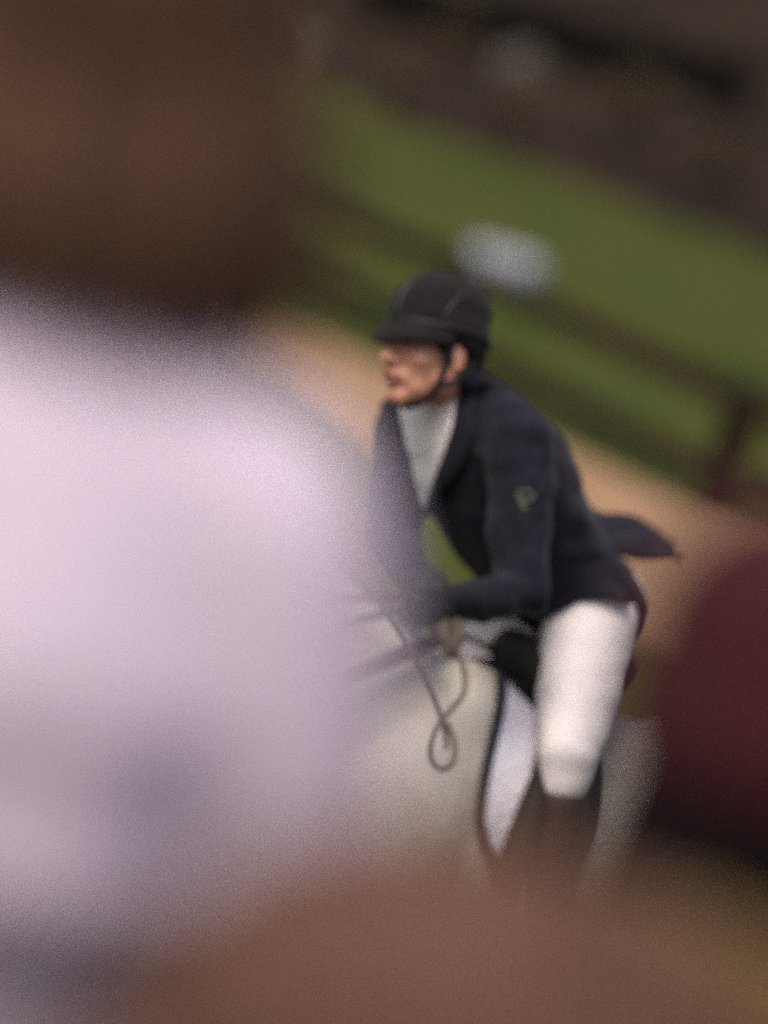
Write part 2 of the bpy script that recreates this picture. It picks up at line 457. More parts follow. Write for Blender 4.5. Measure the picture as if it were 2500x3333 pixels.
for cx, cy, a in [(.50, .15, 0), (-.275, -.15, .9), (-.87, .16, 0), (-1.33, -.16, 0)]:
    bm = bmesh.new(); zc = .045 if a == 0 else .09
    M = Matrix.Rotation(a, 3, 'Y'); c = Vector((cx, cy, zc))
    rings(bm, [(c + M @ Vector((0, 0, -.045)), M @ Xv * .065, M @ Yv * .060), (c + M @ Vector((0, 0, .045)), M @ Xv * .050, M @ Yv * .047)], 20)
    hpart('hoof', bm, MT['hoof'])
for s in (-1, 1):
    bm = bmesh.new(); ball(bm, Vector((.955, .088 * s, 1.885)), .021); hpart('eye', bm, MT['iris'])
bm = bmesh.new(); ball(bm, Vector((1.235, 0, 1.44)), (.062, .056, .066)); hpart('muzzle', bm, MT['muzzle'])
# mane: strands over the crest falling to the far side
bm = bmesh.new(); rr = random.Random(3)
for k in range(190):
    f = k / 189; i = f * (len(nk) - 1); i0 = int(min(i, len(nk) - 2)); q = i - i0
    x, z, hh, hw = [nk[i0][j] * (1 - q) + nk[i0 + 1][j] * q for j in range(4)]
    t = Vector((nk[i0 + 1][0] - nk[i0][0], 0, nk[i0 + 1][1] - nk[i0][1])).normalized(); up = -(Yv.cross(t)) if (Yv.cross(t)).z < 0 else Yv.cross(t)
    top = Vector((x, 0, z)) + up * (hh - .012)
    if x < .22: continue
    s = -1; L = rr.uniform(.08, .13)
    p1 = top + Vector((rr.uniform(-.02, .02), s * .03, .018)); p2 = top + Vector((-.02, s * (hw * .7 + .02), -L * .5)); p3 = top + Vector((-.05 + rr.uniform(-.03, .03), s * (hw + .02), -L))
    tube(bm, [top, p1, p2, p3], [.008, .010, .009, .003], n=6, ends=False)
hpart('mane', bm, MT['mane'])
bm = bmesh.new()
for k in range(60):
    a, b, c = rr.uniform(-.035, .035), rr.uniform(-.07, .07), rr.uniform(-.08, .08)
    tube(bm, [(-1.15, a * .5, 1.44), (-1.27, a, 1.42), (-1.40, b, 1.25 + c * .4), (-1.48 + c, b * 1.3, .95 + c), (-1.50 + c, b * 1.6, .70 + c)], [.012, .014, .014, .01, .003], n=6, ends=False)
hpart('tail', bm, MT['mane'])

def onhorse(px, py, off=.006):
    h = HB.ray_cast(CAM, ray(px, py))
    return (h[0] + h[1] * off, h[1]) if h[0] else (None, None)
def drape(lp, off, axis=None):
    """local point -> pushed onto the horse skin (nearest), offset outward"""
    wv = HM @ Vector(lp); h = HB.find_nearest(wv)
    return h[0] + h[1] * off, h[1]

# pad + saddle: grids over the back, x range given per height angle
def over_back(xf, xr, zlow, off, nu=26, nv=44, thick=.01):
    """sheet wrapped over the back between front edge xf(t) and rear edge xr(t); t: 0 at spine .. 1 at lower edge; both sides"""
    bm = bmesh.new(); g = []
    for j in range(-nv, nv + 1):
        t = abs(j) / nv; s = 1 if j >= 0 else -1; row = []
        for i in range(nu + 1):
            u = i / nu; x = xf(t) * (1 - u) + xr(t) * u
            if t < .4:
                th = R(80) * t / .4; tl = Vector((x, 0, 1.30)); ol = tl + Vector((0, s * math.sin(th), math.cos(th)))
            else:
                z = 1.35 + (zlow(u) - 1.35) * (t - .4) / .6; tl = Vector((x, 0, z)); ol = Vector((x, s * .95, z + .03))
            org, tgt = HM @ ol, HM @ tl
            h = HB.ray_cast(org, (tgt - org).normalized())
            if not h[0]: h = HB.find_nearest(tgt)
            row.append(bm.verts.new(h[0] + h[1] * off))
        g.append(row)
    for j in range(len(g) - 1):
        for i in range(nu): bm.faces.new((g[j][i], g[j][i + 1], g[j + 1][i + 1], g[j + 1][i]))
    bmesh.ops.smooth_vert(bm, verts=bm.verts, factor=.5, use_axis_x=True, use_axis_y=True, use_axis_z=True)
    bmesh.ops.smooth_vert(bm, verts=bm.verts, factor=.5, use_axis_x=True, use_axis_y=True, use_axis_z=True)
    edges = {'front': [r[0].co.copy() for r in g], 'rear': [r[-1].co.copy() for r in g], 'bl': [v.co.copy() for v in g[-1]], 'bf': [v.co.copy() for v in g[0]]}
    bmesh.ops.recalc_face_normals(bm, faces=bm.faces)
    thicken(bm, thick)
    return tomesh(bm), edges

def lut(tab):
    ts = [a for a, b in tab]; sp = spline([tuple(map(float, q)) for q in tab], 10)
    def f(t):
        for a, b in zip(sp, sp[1:]):
            if a[0] <= t <= b[0]: return a[1] + (b[1] - a[1]) * (t - a[0]) / max(1e-6, b[0] - a[0])
        return sp[-1][1]
    return f
sp_t = thing('saddle_pad', 'white saddle pad with dark navy binding under the brown saddle', 'saddle pad', WITH)
padf = lut([(0, -.05), (.12, .015), (.24, .068), (.36, .088), (.48, .062), (.62, .0), (.8, -.06), (1, -.11)])
padr = lambda t: -.22 + .06 * min(1, max(0, (t - .22) / .3))
me, ed = over_back(padf, padr, lambda u: 1.04 + .06 * math.sin(u * 3.14)* -1, .012)
link('pad_cloth', me, MT['pad'], sp_t)
bm = bmesh.new()
for k in ('front', 'rear', 'bl', 'bf'): tube(bm, ed[k], .011, 8)
link('binding', tomesh(bm), MT['padtrim'], sp_t)

sad = thing('saddle', 'dark brown jumping saddle with black knee roll beneath the rider', 'saddle', WITH)
flf = lut([(0, -.13), (.12, -.075), (.24, -.03), (.36, -.008), (.48, -.022), (.62, -.055), (.8, -.075), (1, -.10)])
flr = lambda t: -.225 + .065 * min(1, max(0, (t - .2) / .3))
me, ed = over_back(flf, flr, lambda u: .97 + .05 * (1 - math.sin(u * 3.14)), .034, thick=.012)
link('flap', me, MT['saddle'], sad)
bm = bmesh.new()   # seat: cantle and pommel shaped
rs = []
for x, z, hw, hh in spline([(-.06, 1.66, .05, .05), (-.12, 1.655, .085, .045), (-.18, 1.63, .11, .040), (-.24, 1.625, .115, .045), (-.30, 1.65, .11, .05), (-.345, 1.675, .08, .035)], 5):
    rs.append((Vector((x, 0, z)), Yv * hw, Zv * hh))
rings(bm, rs, 28); me = remesh(tomesh(bm), .008, 6); me.transform(HM); link('seat', me, MT['black'], sad)
for s in (1, -1):
    pts = []; 
    for x, z in [(-.04, 1.50), (.02, 1.38), (.045, 1.25), (.02, 1.14)]:
        h = HB.ray_cast(HM @ Vector((x - .03, s * .9, z)), HM.to_3x3() @ Vector((0, -s, 0)))
        pts.append(h[0] + h[1] * .05)
    bm = bmesh.new(); tube(bm, pts, [.026, .032, .032, .022], 12); link('knee_roll', tomesh(bm), MT['black'], sad)
    # stirrup
    q = hl(-.12, s * .37, .86)
    h = HB.ray_cast(HM @ Vector((-.12, s * .9, 1.3)), HM.to_3x3() @ Vector((0, -s, 0)))
    link('stirrup_leather', strip([h[0] + h[1] * .055, hl(-.12, s * .385, 1.1), q], .026, .005, ref=HM.to_3x3() @ Vector((0, s, 0))), MT['black'], sad)
    bm = bmesh.new(); ring = [hl(-.12 + .0, s * .37 + .055 * math.sin(a) * 1.0, .86 - .07 + .07 * math.cos(a)) for a in [i * math.pi / 8 for i in range(17)]]
    tube(bm, ring, .006, 8); link('stirrup_iron', tomesh(bm), MT['steel'], sad)

pts = [onhorse(px, py, .035)[0] or P(px, py, 12.93) for px, py in spline([(1640, 2105), (1690, 2145), (1740, 2200), (1765, 2285), (1768, 2380)], 4)]
bm = bmesh.new(); tube(bm, pts, [.020 + .022 * math.sin((i + 2) / (len(pts) + 2) * math.pi) for i in range(len(pts))], 14); link('pommel_block', tomesh(bm), MT['black'], sad)
# breastplate strap: arc over the withers seen above the shoulder
def strap_px(pxs, off=.012):
    pts, nrm = [], []
    for px, py in spline(pxs, 8):
        p, n = onhorse(px, py, off)
        if p is not None: pts.append(p); nrm.append(n)
    return pts, nrm
bp = thing('breastplate', 'dark leather breastplate strap arching across the horse shoulder', 'breastplate', WITH)
pts, nr = strap_px([(760, 2350), (950, 2250), (1130, 2184), (1290, 2138), (1440, 2118), (1540, 2150), (1640, 2200), (1720, 2255)], .040)
print('strap', len(pts))
if len(pts) > 3: link('strap', strip(pts, .034, .008, nr), MT['rein'], bp)
# mirrored far side
if len(pts) > 3:
    inv = HM.inverted(); mp, mn = [], []
    for p, n in zip(pts, nr):
        a = inv @ p; a.y = -a.y; b = inv.to_3x3() @ n; b.y = -b.y
        mp.append(HM @ a); mn.append(HM.to_3x3() @ b)
    link('strap', strip(mp, .034, .008, mn), MT['rein'], bp)

# ------------------------------------------------------------------ rider
F = Vector((-math.cos(PHI), -math.sin(PHI), 0)); Lf = Vector((math.sin(PHI), -math.cos(PHI), 0))
rider = thing('person', 'rider in black helmet, navy jacket and white breeches leaning forward on the grey horse', 'person', WITH + Vector((.3, .2, 0)))
neck_b = P(1515, 1290, 12.90)
# torso path: centre px, depth, half width (along Lf), half depth
tor = [((1490, 1275, 12.89), .062, .062), ((1520, 1335, 12.90), .115, .080), ((1555, 1410, 12.92), .165, .105), ((1605, 1530, 12.95), .183, .125),
       ((1660, 1650, 12.99), .175, .125), ((1725, 1760, 13.04), .158, .118), ((1788, 1862, 13.10), .160, .110), ((1858, 1940, 13.15), .172, .112), ((1890, 1975, 13.19), .155, .10)]
def torso(bm, grow=0, last=None):
    pts = [(*P(*c), w + grow, d + grow) for c, w, d in tor]
    sp = spline(pts, 4); rs = []
    for i, q in enumerate(sp):
        a = Vector(sp[min(i + 1, len(sp) - 1)][:3]); b = Vector(sp[max(i - 1, 0)][:3]); t = (a - b).normalized()
        side = (Lf - t * Lf.dot(t)).normalized(); nn = t.cross(side).normalized()
        rs.append((Vector(q[:3]), side * q[3], nn * q[4]))
    rings(bm, rs, 32, sq=2.3)
    return rs
SH_N, EL_N, WR_N = P(1690, 1455, 12.76), P(1695, 1935, 12.66), P(1470, 1960, 12.50)
SH_F, EL_F, WR_F = P(1330, 1400, 13.06), P(1270, 1760, 12.98), P(1350, 1895, 12.74)
HIP_N, KN_N, AN_N = P(1922, 2030, 13.03), P(1850, 2490, 12.76), P(1745, 3040, 12.84)
HIP_F = HIP_N - Lf * .18
KN_F = KN_N - Lf * .46; AN_F = AN_N - Lf * .50

# head frame
HC = P(1405, 1140, 12.80)                       # centre of the head at eye height
yawh = R(40)
hf = Vector((-math.cos(yawh), -math.sin(yawh), 0)); 
hup = (E2 * .99 + FWD * -.02).normalized()      # the head is carried upright in the tilted picture, i.e. tipped forward in the world
hf = (hf - hup * hf.dot(hup)).normalized(); hl_ = hup.cross(hf).normalized()
_tilt = Matrix.Rotation(R(-6), 3, hl_); hf = _tilt @ hf; hup = _tilt @ hup
HR = Matrix((hf, hl_, hup)).transposed()
def H(x, y, z): return HC + HR @ Vector((x, y, z))
def head(bm):
    ball(bm, H(-.018, 0, .035), (.098, .077, .092), HR, 24)      # cranium
    ball(bm, H(.030, 0, -.020), (.066, .063, .085), HR, 20)      # face mass
    ball(bm, H(.040, 0, -.075), (.050, .050, .042), HR, 20)      # jaw front
    ball(bm, H(.076, 0, -.100), (.022, .026, .020), HR)          # chin
    for s in (-1, 1):
        ball(bm, H(.050, .040 * s, -.022), (.036, .024, .028), HR)   # cheekbone
        ball(bm, H(.004, .054 * s, -.060), (.038, .015, .034), HR)   # jaw corner
        ball(bm, H(.074, .028 * s, .024), (.018, .028, .009), HR)    # brow
        ball(bm, H(-.010, .075 * s, -.012), (.018, .008, .031), HR @ Matrix.Rotation(R(8), 3, 'Y'))   # ear
        ball(bm, H(-.006, .078 * s, -.034), (.010, .007, .012), HR)
        ball(bm, H(.104, .013 * s, -.032), (.013, .009, .009), HR)   # nostril wings
    ball(bm, H(.052, 0, .040), (.030, .050, .026), HR)           # forehead
    tube(bm, [H(.090, 0, .020), H(.106, 0, -.004), H(.119, 0, -.026)], [.010, .012, .0125], 10)   # nose
    ball(bm, H(.096, 0, -.055), (.014, .026, .009), HR)          # upper lip
    ball(bm, H(.093, 0, -.070), (.014, .022, .009), HR)          # lower lip
    ball(bm, H(.084, 0, -.062), (.014, .034, .022), HR)
    tube(bm, [H(-.030, 0, -.03), P(1495, 1300, 12.89)], [.058, .062], 20)                         # neck
def hand(bm, wr, d, side, palm_dn):
    """closed fist gripping a rein; d = direction of forearm, side = across the knuckles, palm_dn toward palm"""
    d = d.normalized(); side = (side - d * side.dot(d)).normalized(); nn = d.cross(side).normalized()
    if nn.dot(palm_dn) < 0: nn = -nn
    M = Matrix((d, side, nn)).transposed()
    ball(bm, wr + d * .045, (.047, .040, .018), M)
    for k, L in enumerate((.9, 1.0, .95, .78)):
        o = wr + d * (.082 - .004 * abs(k - 1)) + side * ((k - 1.5) * .0205)
        tube(bm, [o, o + d * .026 * L + nn * .012, o + d * .020 * L + nn * .036 * L, o - d * .006 + nn * .040, o - d * .018 + nn * .028], [.0105, .0100, .0093, .0088, .0078], 10)
    o = wr + d * .03 - side * .034 + nn * .006
    tube(bm, [o, o + d * .03 - side * .008 + nn * .018, o + d * .045 + side * .010 + nn * .034], [.013, .011, .009], 10)
DN = (FWD * -.3 - E2)
bm = bmesh.new()
torso(bm); head(bm)
tube(bm, [SH_N, EL_N, WR_N], [.052, .043, .029]); tube(bm, [SH_F, EL_F, WR_F], [.052, .043, .029])
hand(bm, WR_N, WR_N - EL_N, Vector((0, 0, -1)), -Lf)
hand(bm, WR_F, (WR_F - EL_F), Vector((0, 0, -1)), Lf)
for hp, kn, an in ((HIP_N, KN_N, AN_N), (HIP_F, KN_F, AN_F)):
    tube(bm, [hp, hp.lerp(kn, .5), kn, kn.lerp(an, .3), an], [.076, .064, .040, .034, .026])
    tube(bm, [an, an + F * .08 + Vector((0, 0, -.055)), an + F * .17 + Vector((0, 0, -.05))], [.028, .026, .018])
body_me = remesh(tomesh(bm), .0048, 4)
link('body', body_me, MT['skin'], rider)
BB = bvh_of(body_me)
# eyes, lips, hair
for s in (-1, 1):
    bm = bmesh.new(); ball(bm, H(.078, .031 * s, .008), .0125, HR); e = link('eye', tomesh(bm), MT['eye'], rider)
    bm = bmesh.new(); ball(bm, H(.0875, .0315 * s, .006), .0055, HR); link('iris', tomesh(bm), MT['iris'], e)
    bm = bmesh.new(); tube(bm, [H(.093, .012 * s, .024), H(.092, .03 * s, .030), H(.078, .052 * s, .024)], [.004, .005, .003], 8); link('eyebrow', tomesh(bm), MT['darkhair'], rider)
bm = bmesh.new()
tube(bm, [H(.0975, -.023, -.0625), H(.108, -.008, -.0565), H(.108, .008, -.0565), H(.0975, .023, -.0625)], [.003, .0055, .0055, .003], 8)
tube(bm, [H(.0965, -.021, -.066), H(.104, 0, -.0715), H(.0965, .021, -.066)], [.003, .006, .003], 8)
link('lips', tomesh(bm), MT['lips'], rider)
bm = bmesh.new()
ball(bm, H(-.016, 0, .022), (.088, .0805, .088), HR, 24); ball(bm, H(-.048, 0, -.03), (.054, .064, .055), HR, 20)
for s in (-1, 1): tube(bm, [H(.012, .073 * s, .03), H(.012, .073 * s, .0), H(.012, .0725 * s, -.022)], [.010, .008, .005], 8)
link('hair', remesh(tomesh(bm), .004, 3), MT['darkhair'], rider)

# helmet: sits tipped back a little on the head
HR = Matrix.Rotation(R(-8), 3, hl_) @ HR
def H(x, y, z): return HC + HR @ Vector((x, y, z))
def helm_shell(bm, g=0.0):
    rs = []
    for z, rx, ry, ox in spline([(.028, .106, .090, -.002), (.045, .109, .093, -.002), (.075, .110, .093, -.004), (.105, .104, .090, -.008), (.130, .087, .076, -.012), (.149, .064, .054, -.021), (.159, .030, .025, -.022), (.161, .004, .004, -.022)], 4):
        drop = lambda a: 0
        rs.append((H(ox, 0, z), HR @ Xv * (rx + g), HR @ Yv * (ry + g)))
    rings(bm, rs, 40)
bm = bmesh.new(); helm_shell(bm)
# rear and side drop of the shell around the ears and nape
for k in range(-12, 13):
    a = math.pi + k / 12 * R(112); dz = .052 * (1 - (abs(k) / 12) ** 1.6)
    c = H(-.008 + math.cos(a) * .088, math.sin(a) * .079, .05 - dz * .5)
    ball(bm, c, (.022, .022, .028 + dz * .62), HR, 12)
helmet_me = remesh(tomesh(bm), .004, 8)
# hollow so the face is not inside: shell stays above the brow line
helmet = link('helmet', helmet_me, MT['velvet'], rider)
# peak
bm = bmesh.new(); g = []
for i in range(25):
    a = (i / 24 - .5) * R(150); row = []
    for j in range(9):
        f = j / 8; ext = .045 * math.cos(a / R(150) * math.pi * .92) ** .8 if abs(a) < R(75) else 0
        ext = max(ext, .002)
        rx = .102 + ext * f; ry = .091 + ext * f * .55
        row.append(bm.verts.new(H(-.008 + math.cos(a) * rx, math.sin(a) * ry, .040 - .036 * f * f - .020 * f * (1 - abs(a) / R(75)) + .010 * (1 - f))))
    g.append(row)
for i in range(24):
    for j in range(8): bm.faces.new((g[i][j], g[i + 1][j], g[i + 1][j + 1], g[i][j + 1]))
bmesh.ops.recalc_face_normals(bm, faces=bm.faces); thicken(bm, .005)
link('peak', tomesh(bm), MT['velvet'], helmet)
HBV = bvh_of(helmet_me)
def onhelm(pts, rad, off, name, mt):
    out = []
    for x, y, z in spline(pts, 6):
        h = HBV.find_nearest(H(x, y, z)); out.append(h[0] + h[1] * off)
    bm = bmesh.new(); tube(bm, out, rad, 8); link(name, tomesh(bm), mt, helmet)
onhelm([(.13, 0, .05), (.10, 0, .12), (.0, 0, .17), (-.1, 0, .13), (-.15, 0, .05)], .0028, -.0005, 'seam', MT['piping'])
onhelm([(-.15, .03, .05), (-.10, .045, .12), (-.03, .07, .14), (.03, .09, .10), (.06, .1, .06)], .0022, -.0005, 'seam', MT['piping'])
onhelm([(.13, 0, .036), (.10, .06, .036), (.03, .1, .036), (-.05, .1, .036), (-.12, .07, .034), (-.15, 0, .034)], .005, .001, 'trim_band', MT['helmettrim'])
onhelm([(-.02, .05, .155), (-.05, .07, .12), (-.07, .085, .09)], .0022, 0, 'seam', MT['piping'])
for s in (1, -1):
    seq = [(.02, .078, .02), (.018, .0765, -.02), (.022, .066, -.075), (.035, .045, -.115), (.042, .0, -.130)]
    pts = [H(x, y * s, z) for x, y, z in spline(seq, 5)]
    link('chin_strap', strip(pts, .016, .004, ref=HR @ Vector((0, s, -.3))), MT['helmettrim'], helmet)
    seq = [(-.06, .075, .0), (-.035, .074, -.045), (.0, .072, -.068), (.022, .066, -.078)]
    pts = [H(x, y * s, z) for x, y, z in spline(seq, 5)]
    link('chin_strap', strip(pts, .012, .004, ref=HR @ Vector((0, s, 0))), MT['helmettrim'], helmet)

# shirt: collar and front bib
bm = bmesh.new(); rs = []
nk0, nk1 = P(1432, 1290, 12.86), P(1495, 1345, 12.90)
ax = (nk1 - nk0).normalized(); sd_ = (Lf - ax * Lf.dot(ax)).normalized(); nn = ax.cross(sd_)
n_up = P(1460, 1256, 12.86)
rs = [(n_up, sd_ * .060, nn * .064), (n_up.lerp(nk1, .5), sd_ * .074, nn * .080), (nk1, sd_ * .10, nn * .09), (P(1530, 1400, 12.92), sd_ * .13, nn * .10)]
rings(bm, rs, 32); collar = link('shirt_collar', remesh(tomesh(bm), .005, 3), MT['shirt'], rider)

# jacket: torso shell + sleeves
bm = bmesh.new()
trs = torso(bm, .014)
for a, e, wr in ((SH_N, EL_N, WR_N), (SH_F, EL_F, WR_F)):
    m1 = a.lerp(e, .5); m2 = e.lerp(wr, .55)
    tube(bm, [a, m1, e, m2, wr.lerp(e, .04)], [.076, .068, .060, .050, .039])
    ball(bm, a.lerp(trs[10][0], .25), .085)
# upper back roundness and shoulder yoke
tube(bm, [SH_N + Vector((0, 0, .01)), P(1560, 1345, 12.93), SH_F], [.070, .088, .070])
ball(bm, P(1680, 1560, 13.0), (.115, .115, .14))
jk_me = remesh(tomesh(bm), .0065, 10)
# creases in the cloth
def _crease(co):
    d1 = (co - EL_N).length; d2 = (co - SH_N).length; d3 = (co - P(1800, 1800, 13.0)).length
    amp = .007 + .014 * math.exp(-(d1 / .11) ** 2) + .006 * math.exp(-(d2 / .12) ** 2) + .007 * math.exp(-(d3 / .15) ** 2)
    q = Vector((co.dot(E1) * 9, co.dot(E2) * 22, co.dot(FWD) * 9)) if d1 > .16 else Vector((co.dot(E1) * 26, co.dot(E2) * 12, co.dot(FWD) * 12))
    return noise.noise(q) * amp - .002
displace(jk_me, _crease)
jacket = link('jacket', jk_me, MT['jacket'], rider)
JB = bvh_of(jk_me)

# jacket skirt
bm = bmesh.new(); top = []; g = []
c0 = P(1775, 1835, 13.07)
def ringpts(c, a_dir, hw, hd, n=48):
    a_dir = a_dir.normalized(); side = (Lf - a_dir * Lf.dot(a_dir)).normalized(); nn = a_dir.cross(side).normalized()
    return [c + side * math.cos(i * 2 * math.pi / n) * hw + nn * math.sin(i * 2 * math.pi / n) * hd for i in range(n)]
levels = [(P(1725, 1765, 13.04), P(1850, 1900, 13.1) - P(1735, 1775, 13.04), .170, .128), (P(1775, 1840, 13.08), P(1840, 1930, 13.1) - P(1760, 1790, 13.04), .183, .128),
          (P(1803, 1900, 13.10), P(1830, 1990, 13.1) - P(1795, 1850, 13.08), .200, .128), (P(1815, 1950, 13.11), P(1832, 2010, 13.1) - P(1825, 1905, 13.10), .213, .128), (P(1820, 2008, 13.12), P(1826, 2040, 13.1) - P(1824, 1955, 13.11), .225, .132)]
for li, (c, d, hw, hd) in enumerate(levels):
    pr = ringpts(c, d, hw, hd); row = []
    for i, p in enumerate(pr):
        wv = math.sin(i * 1.05 + 1) * .004 * li + noise.noise(p * 9) * .008 * li / 4
        row.append(bm.verts.new(p + (p - c).normalized() * wv))
    g.append(row)
for j in range(len(g) - 1):
    for i in range(48): bm.faces.new((g[j][i], g[j][(i + 1) % 48], g[j + 1][(i + 1) % 48], g[j + 1][i]))
bmesh.ops.recalc_face_normals(bm, faces=bm.faces); thicken(bm, .006)
bmesh.ops.subdivide_edges(bm, edges=bm.edges, cuts=1, smooth=.6, use_grid_fill=True)
link('jacket_skirt', tomesh(bm), MT['jacket'], jacket)
# tail flap blown out behind
def flap(path, wid, thick, side, name, mt, parent):
    bm = bmesh.new(); g = []
    sp = spline(path, 6)
    for i, q in enumerate(sp):
        p = P(q[0], q[1], q[2]); w_ = q[3]
        row = []
        for j in range(11):
            f = (j / 10 - .5)
            row.append(bm.verts.new(p + side * (f * 2 * w_) + Vector((0, 0, 1)) * (math.sin(j * 1.3 + i * .35) * .009 - f * f * .03)))
        g.append(row)
    for i in range(len(g) - 1):
        for j in range(10): bm.faces.new((g[i][j], g[i][j + 1], g[i + 1][j + 1], g[i + 1][j]))
    bmesh.ops.recalc_face_normals(bm, faces=bm.faces); thicken(bm, thick)
    return link(name, tomesh(bm), mt, parent)
flap([(1840, 1745, 13.10, .10), (1930, 1722, 13.2, .09), (2020, 1728, 13.28, .085), (2110, 1752, 13.34, .08), (2190, 1792, 13.42, .05)], 0, .009, (Lf * .9 + Vector((0, 0, -.32))).normalized(), 'coat_tail', MT['jacket'], jacket)

# shirt bib, lapels: laid on the chest surface from the outline seen in the V
def on_jacket(px, py, off):
    h = JB.ray_cast(CAM, ray(px, py))
    if h[0] is None: h = JB.find_nearest(P(px, py, 12.85))
    return h[0] + h[1] * off, h[1]
def patch(left, right, off, thick, name, mt, parent, nu=10, k=5):
    L, Rr = spline(left, k), spline(right, k); bm = bmesh.new(); g = []
    for a, b in zip(L, Rr):
        row = []
        for i in range(nu + 1):
            f = i / nu; p, n = on_jacket(a[0] + (b[0] - a[0]) * f, a[1] + (b[1] - a[1]) * f, off + .005 * math.sin(f * math.pi)); row.append(bm.verts.new(p))
        g.append(row)
    for i in range(len(g) - 1):
        for j in range(nu): bm.faces.new((g[i][j], g[i][j + 1], g[i + 1][j + 1], g[i + 1][j]))
    bmesh.ops.smooth_vert(bm, verts=bm.verts, factor=.5, use_axis_x=True, use_axis_y=True, use_axis_z=True)
    bmesh.ops.recalc_face_normals(bm, faces=bm.faces); thicken(bm, thick)
    return link(name, tomesh(bm), mt, parent)
patch([(1312, 1300), (1320, 1400), (1345, 1500), (1372, 1580), (1395, 1640)], [(1500, 1260), (1490, 1380), (1462, 1480), (1430, 1570), (1402, 1642)], .008, .008, 'shirt_front', MT['shirt'], rider)
patch([(1500, 1255), (1485, 1390), (1455, 1490), (1425, 1570), (1402, 1650)], [(1560, 1275), (1560, 1400), (1530, 1500), (1470, 1580), (1410, 1655)], .017, .009, 'lapel', MT['jacket'], jacket)
patch([(1262, 1330), (1268, 1420), (1310, 1520), (1355, 1600), (1390, 1650)], [(1312, 1315), (1322, 1410), (1347, 1510), (1374, 1590), (1396, 1648)], .015, .009, 'lapel', MT['jacket'], jacket)
# stock tie folds
for pxs in ([(1340, 1385), (1380, 1420), (1430, 1440)], [(1345, 1440), (1390, 1470), (1440, 1420)], [(1385, 1450), (1400, 1530), (1398, 1600)]):
    pts = [on_jacket(px, py, .017)[0] for px, py in spline(pxs, 5)]
    bm = bmesh.new(); tube(bm, pts, [.003 + .003 * math.sin(i / (len(pts) - 1) * math.pi) for i in range(len(pts))], 8); link('stock_fold', tomesh(bm), MT['shirt'], rider)
# collar of the jacket standing round the neck
bm = bmesh.new(); tube(bm, [P(*q) for q in spline([(1497, 1262, 12.80), (1535, 1236, 12.79), (1574, 1242, 12.84), (1592, 1285, 12.88), (1590, 1335, 12.88)], 5)], [.016, .018, .02, .02, .02, .02, .02, .02, .02, .02, .019, .018, .017, .016, .015, .014, .012, .010, .008, .006, .004], 12, ends=False)
link('jacket_collar', tomesh(bm), MT['jacket'], jacket)
# sleeve emblem: arc with a short stem, embroidered
for pxs, r in (([(1682, 1618), (1690, 1602), (1712, 1598), (1732, 1604), (1734, 1622), (1716, 1632), (1706, 1622)], .003), ([(1690, 1625), (1698, 1645), (1710, 1660)], .0035), ([(1697, 1612), (1704, 1635), (1716, 1650)], .002)):
    pts = [on_jacket(px, py, .001)[0] for px, py in spline(pxs, 4)]
    bm = bmesh.new(); tube(bm, pts, r, 8); link('emblem', tomesh(bm), MT['emblem'], jacket)
# pocket flap line
pts = [on_jacket(px, py, .002)[0] for px, py in spline([(1800, 1718), (1850, 1725), (1900, 1735)], 5)]

# breeches
bm = bmesh.new()
ball(bm, P(1940, 1985, 13.16), (.115, .115, .115))
for hp, kn, an in ((HIP_N, KN_N, AN_N), (HIP_F, KN_F, AN_F)):
    tube(bm, [hp, hp.lerp(kn, .5) + Vector((0, 0, -.01)), kn, kn.lerp(an, .16), kn.lerp(an, .34)], [.102, .090, .064, .050, .034])
    tube(bm, [P(1915, 2020, 13.16), hp], .105)
br_me = remesh(tomesh(bm), .008, 22)
displace(br_me, lambda co: noise.noise(Vector((co.dot(E1) * 8, co.dot(E2) * 20, co.dot(FWD) * 8))) * .005)
link('breeches', br_me, MT['breeches'], rider)
for hp, kn, an in ((HIP_N, KN_N, AN_N), (HIP_F, KN_F, AN_F)):
    bm = bmesh.new()
    tube(bm, [kn.lerp(an, .22), kn.lerp(an, .4), kn.lerp(an, .65), an], [.058, .060, .052, .044])
    tube(bm, [an + Vector((0, 0, -.02)) - F * .02, an + F * .08 + Vector((0, 0, -.06)), an + F * .20 + Vector((0, 0, -.05))], [.048, .044, .032])
    link('boot', remesh(tomesh(bm), .008, 5), MT['boot'], rider)
# gloves over the hands
for wr, el, s in ((WR_N, EL_N, 1), (WR_F, EL_F, -1)):
    sel = [p for p in body_me.polygons if (p.center - wr).dot((wr - el).normalized()) > -.005 and (p.center - wr).length < .16]
    vi = {}; bm = bmesh.new()
    for p in sel:
        fv = []
        for i in p.vertices:
            if i not in vi: vi[i] = bm.verts.new(body_me.vertices[i].co + body_me.vertices[i].normal * .002)
            fv.append(vi[i])
        bm.faces.new(fv)
    link('glove', tomesh(bm), MT['glove'], rider)

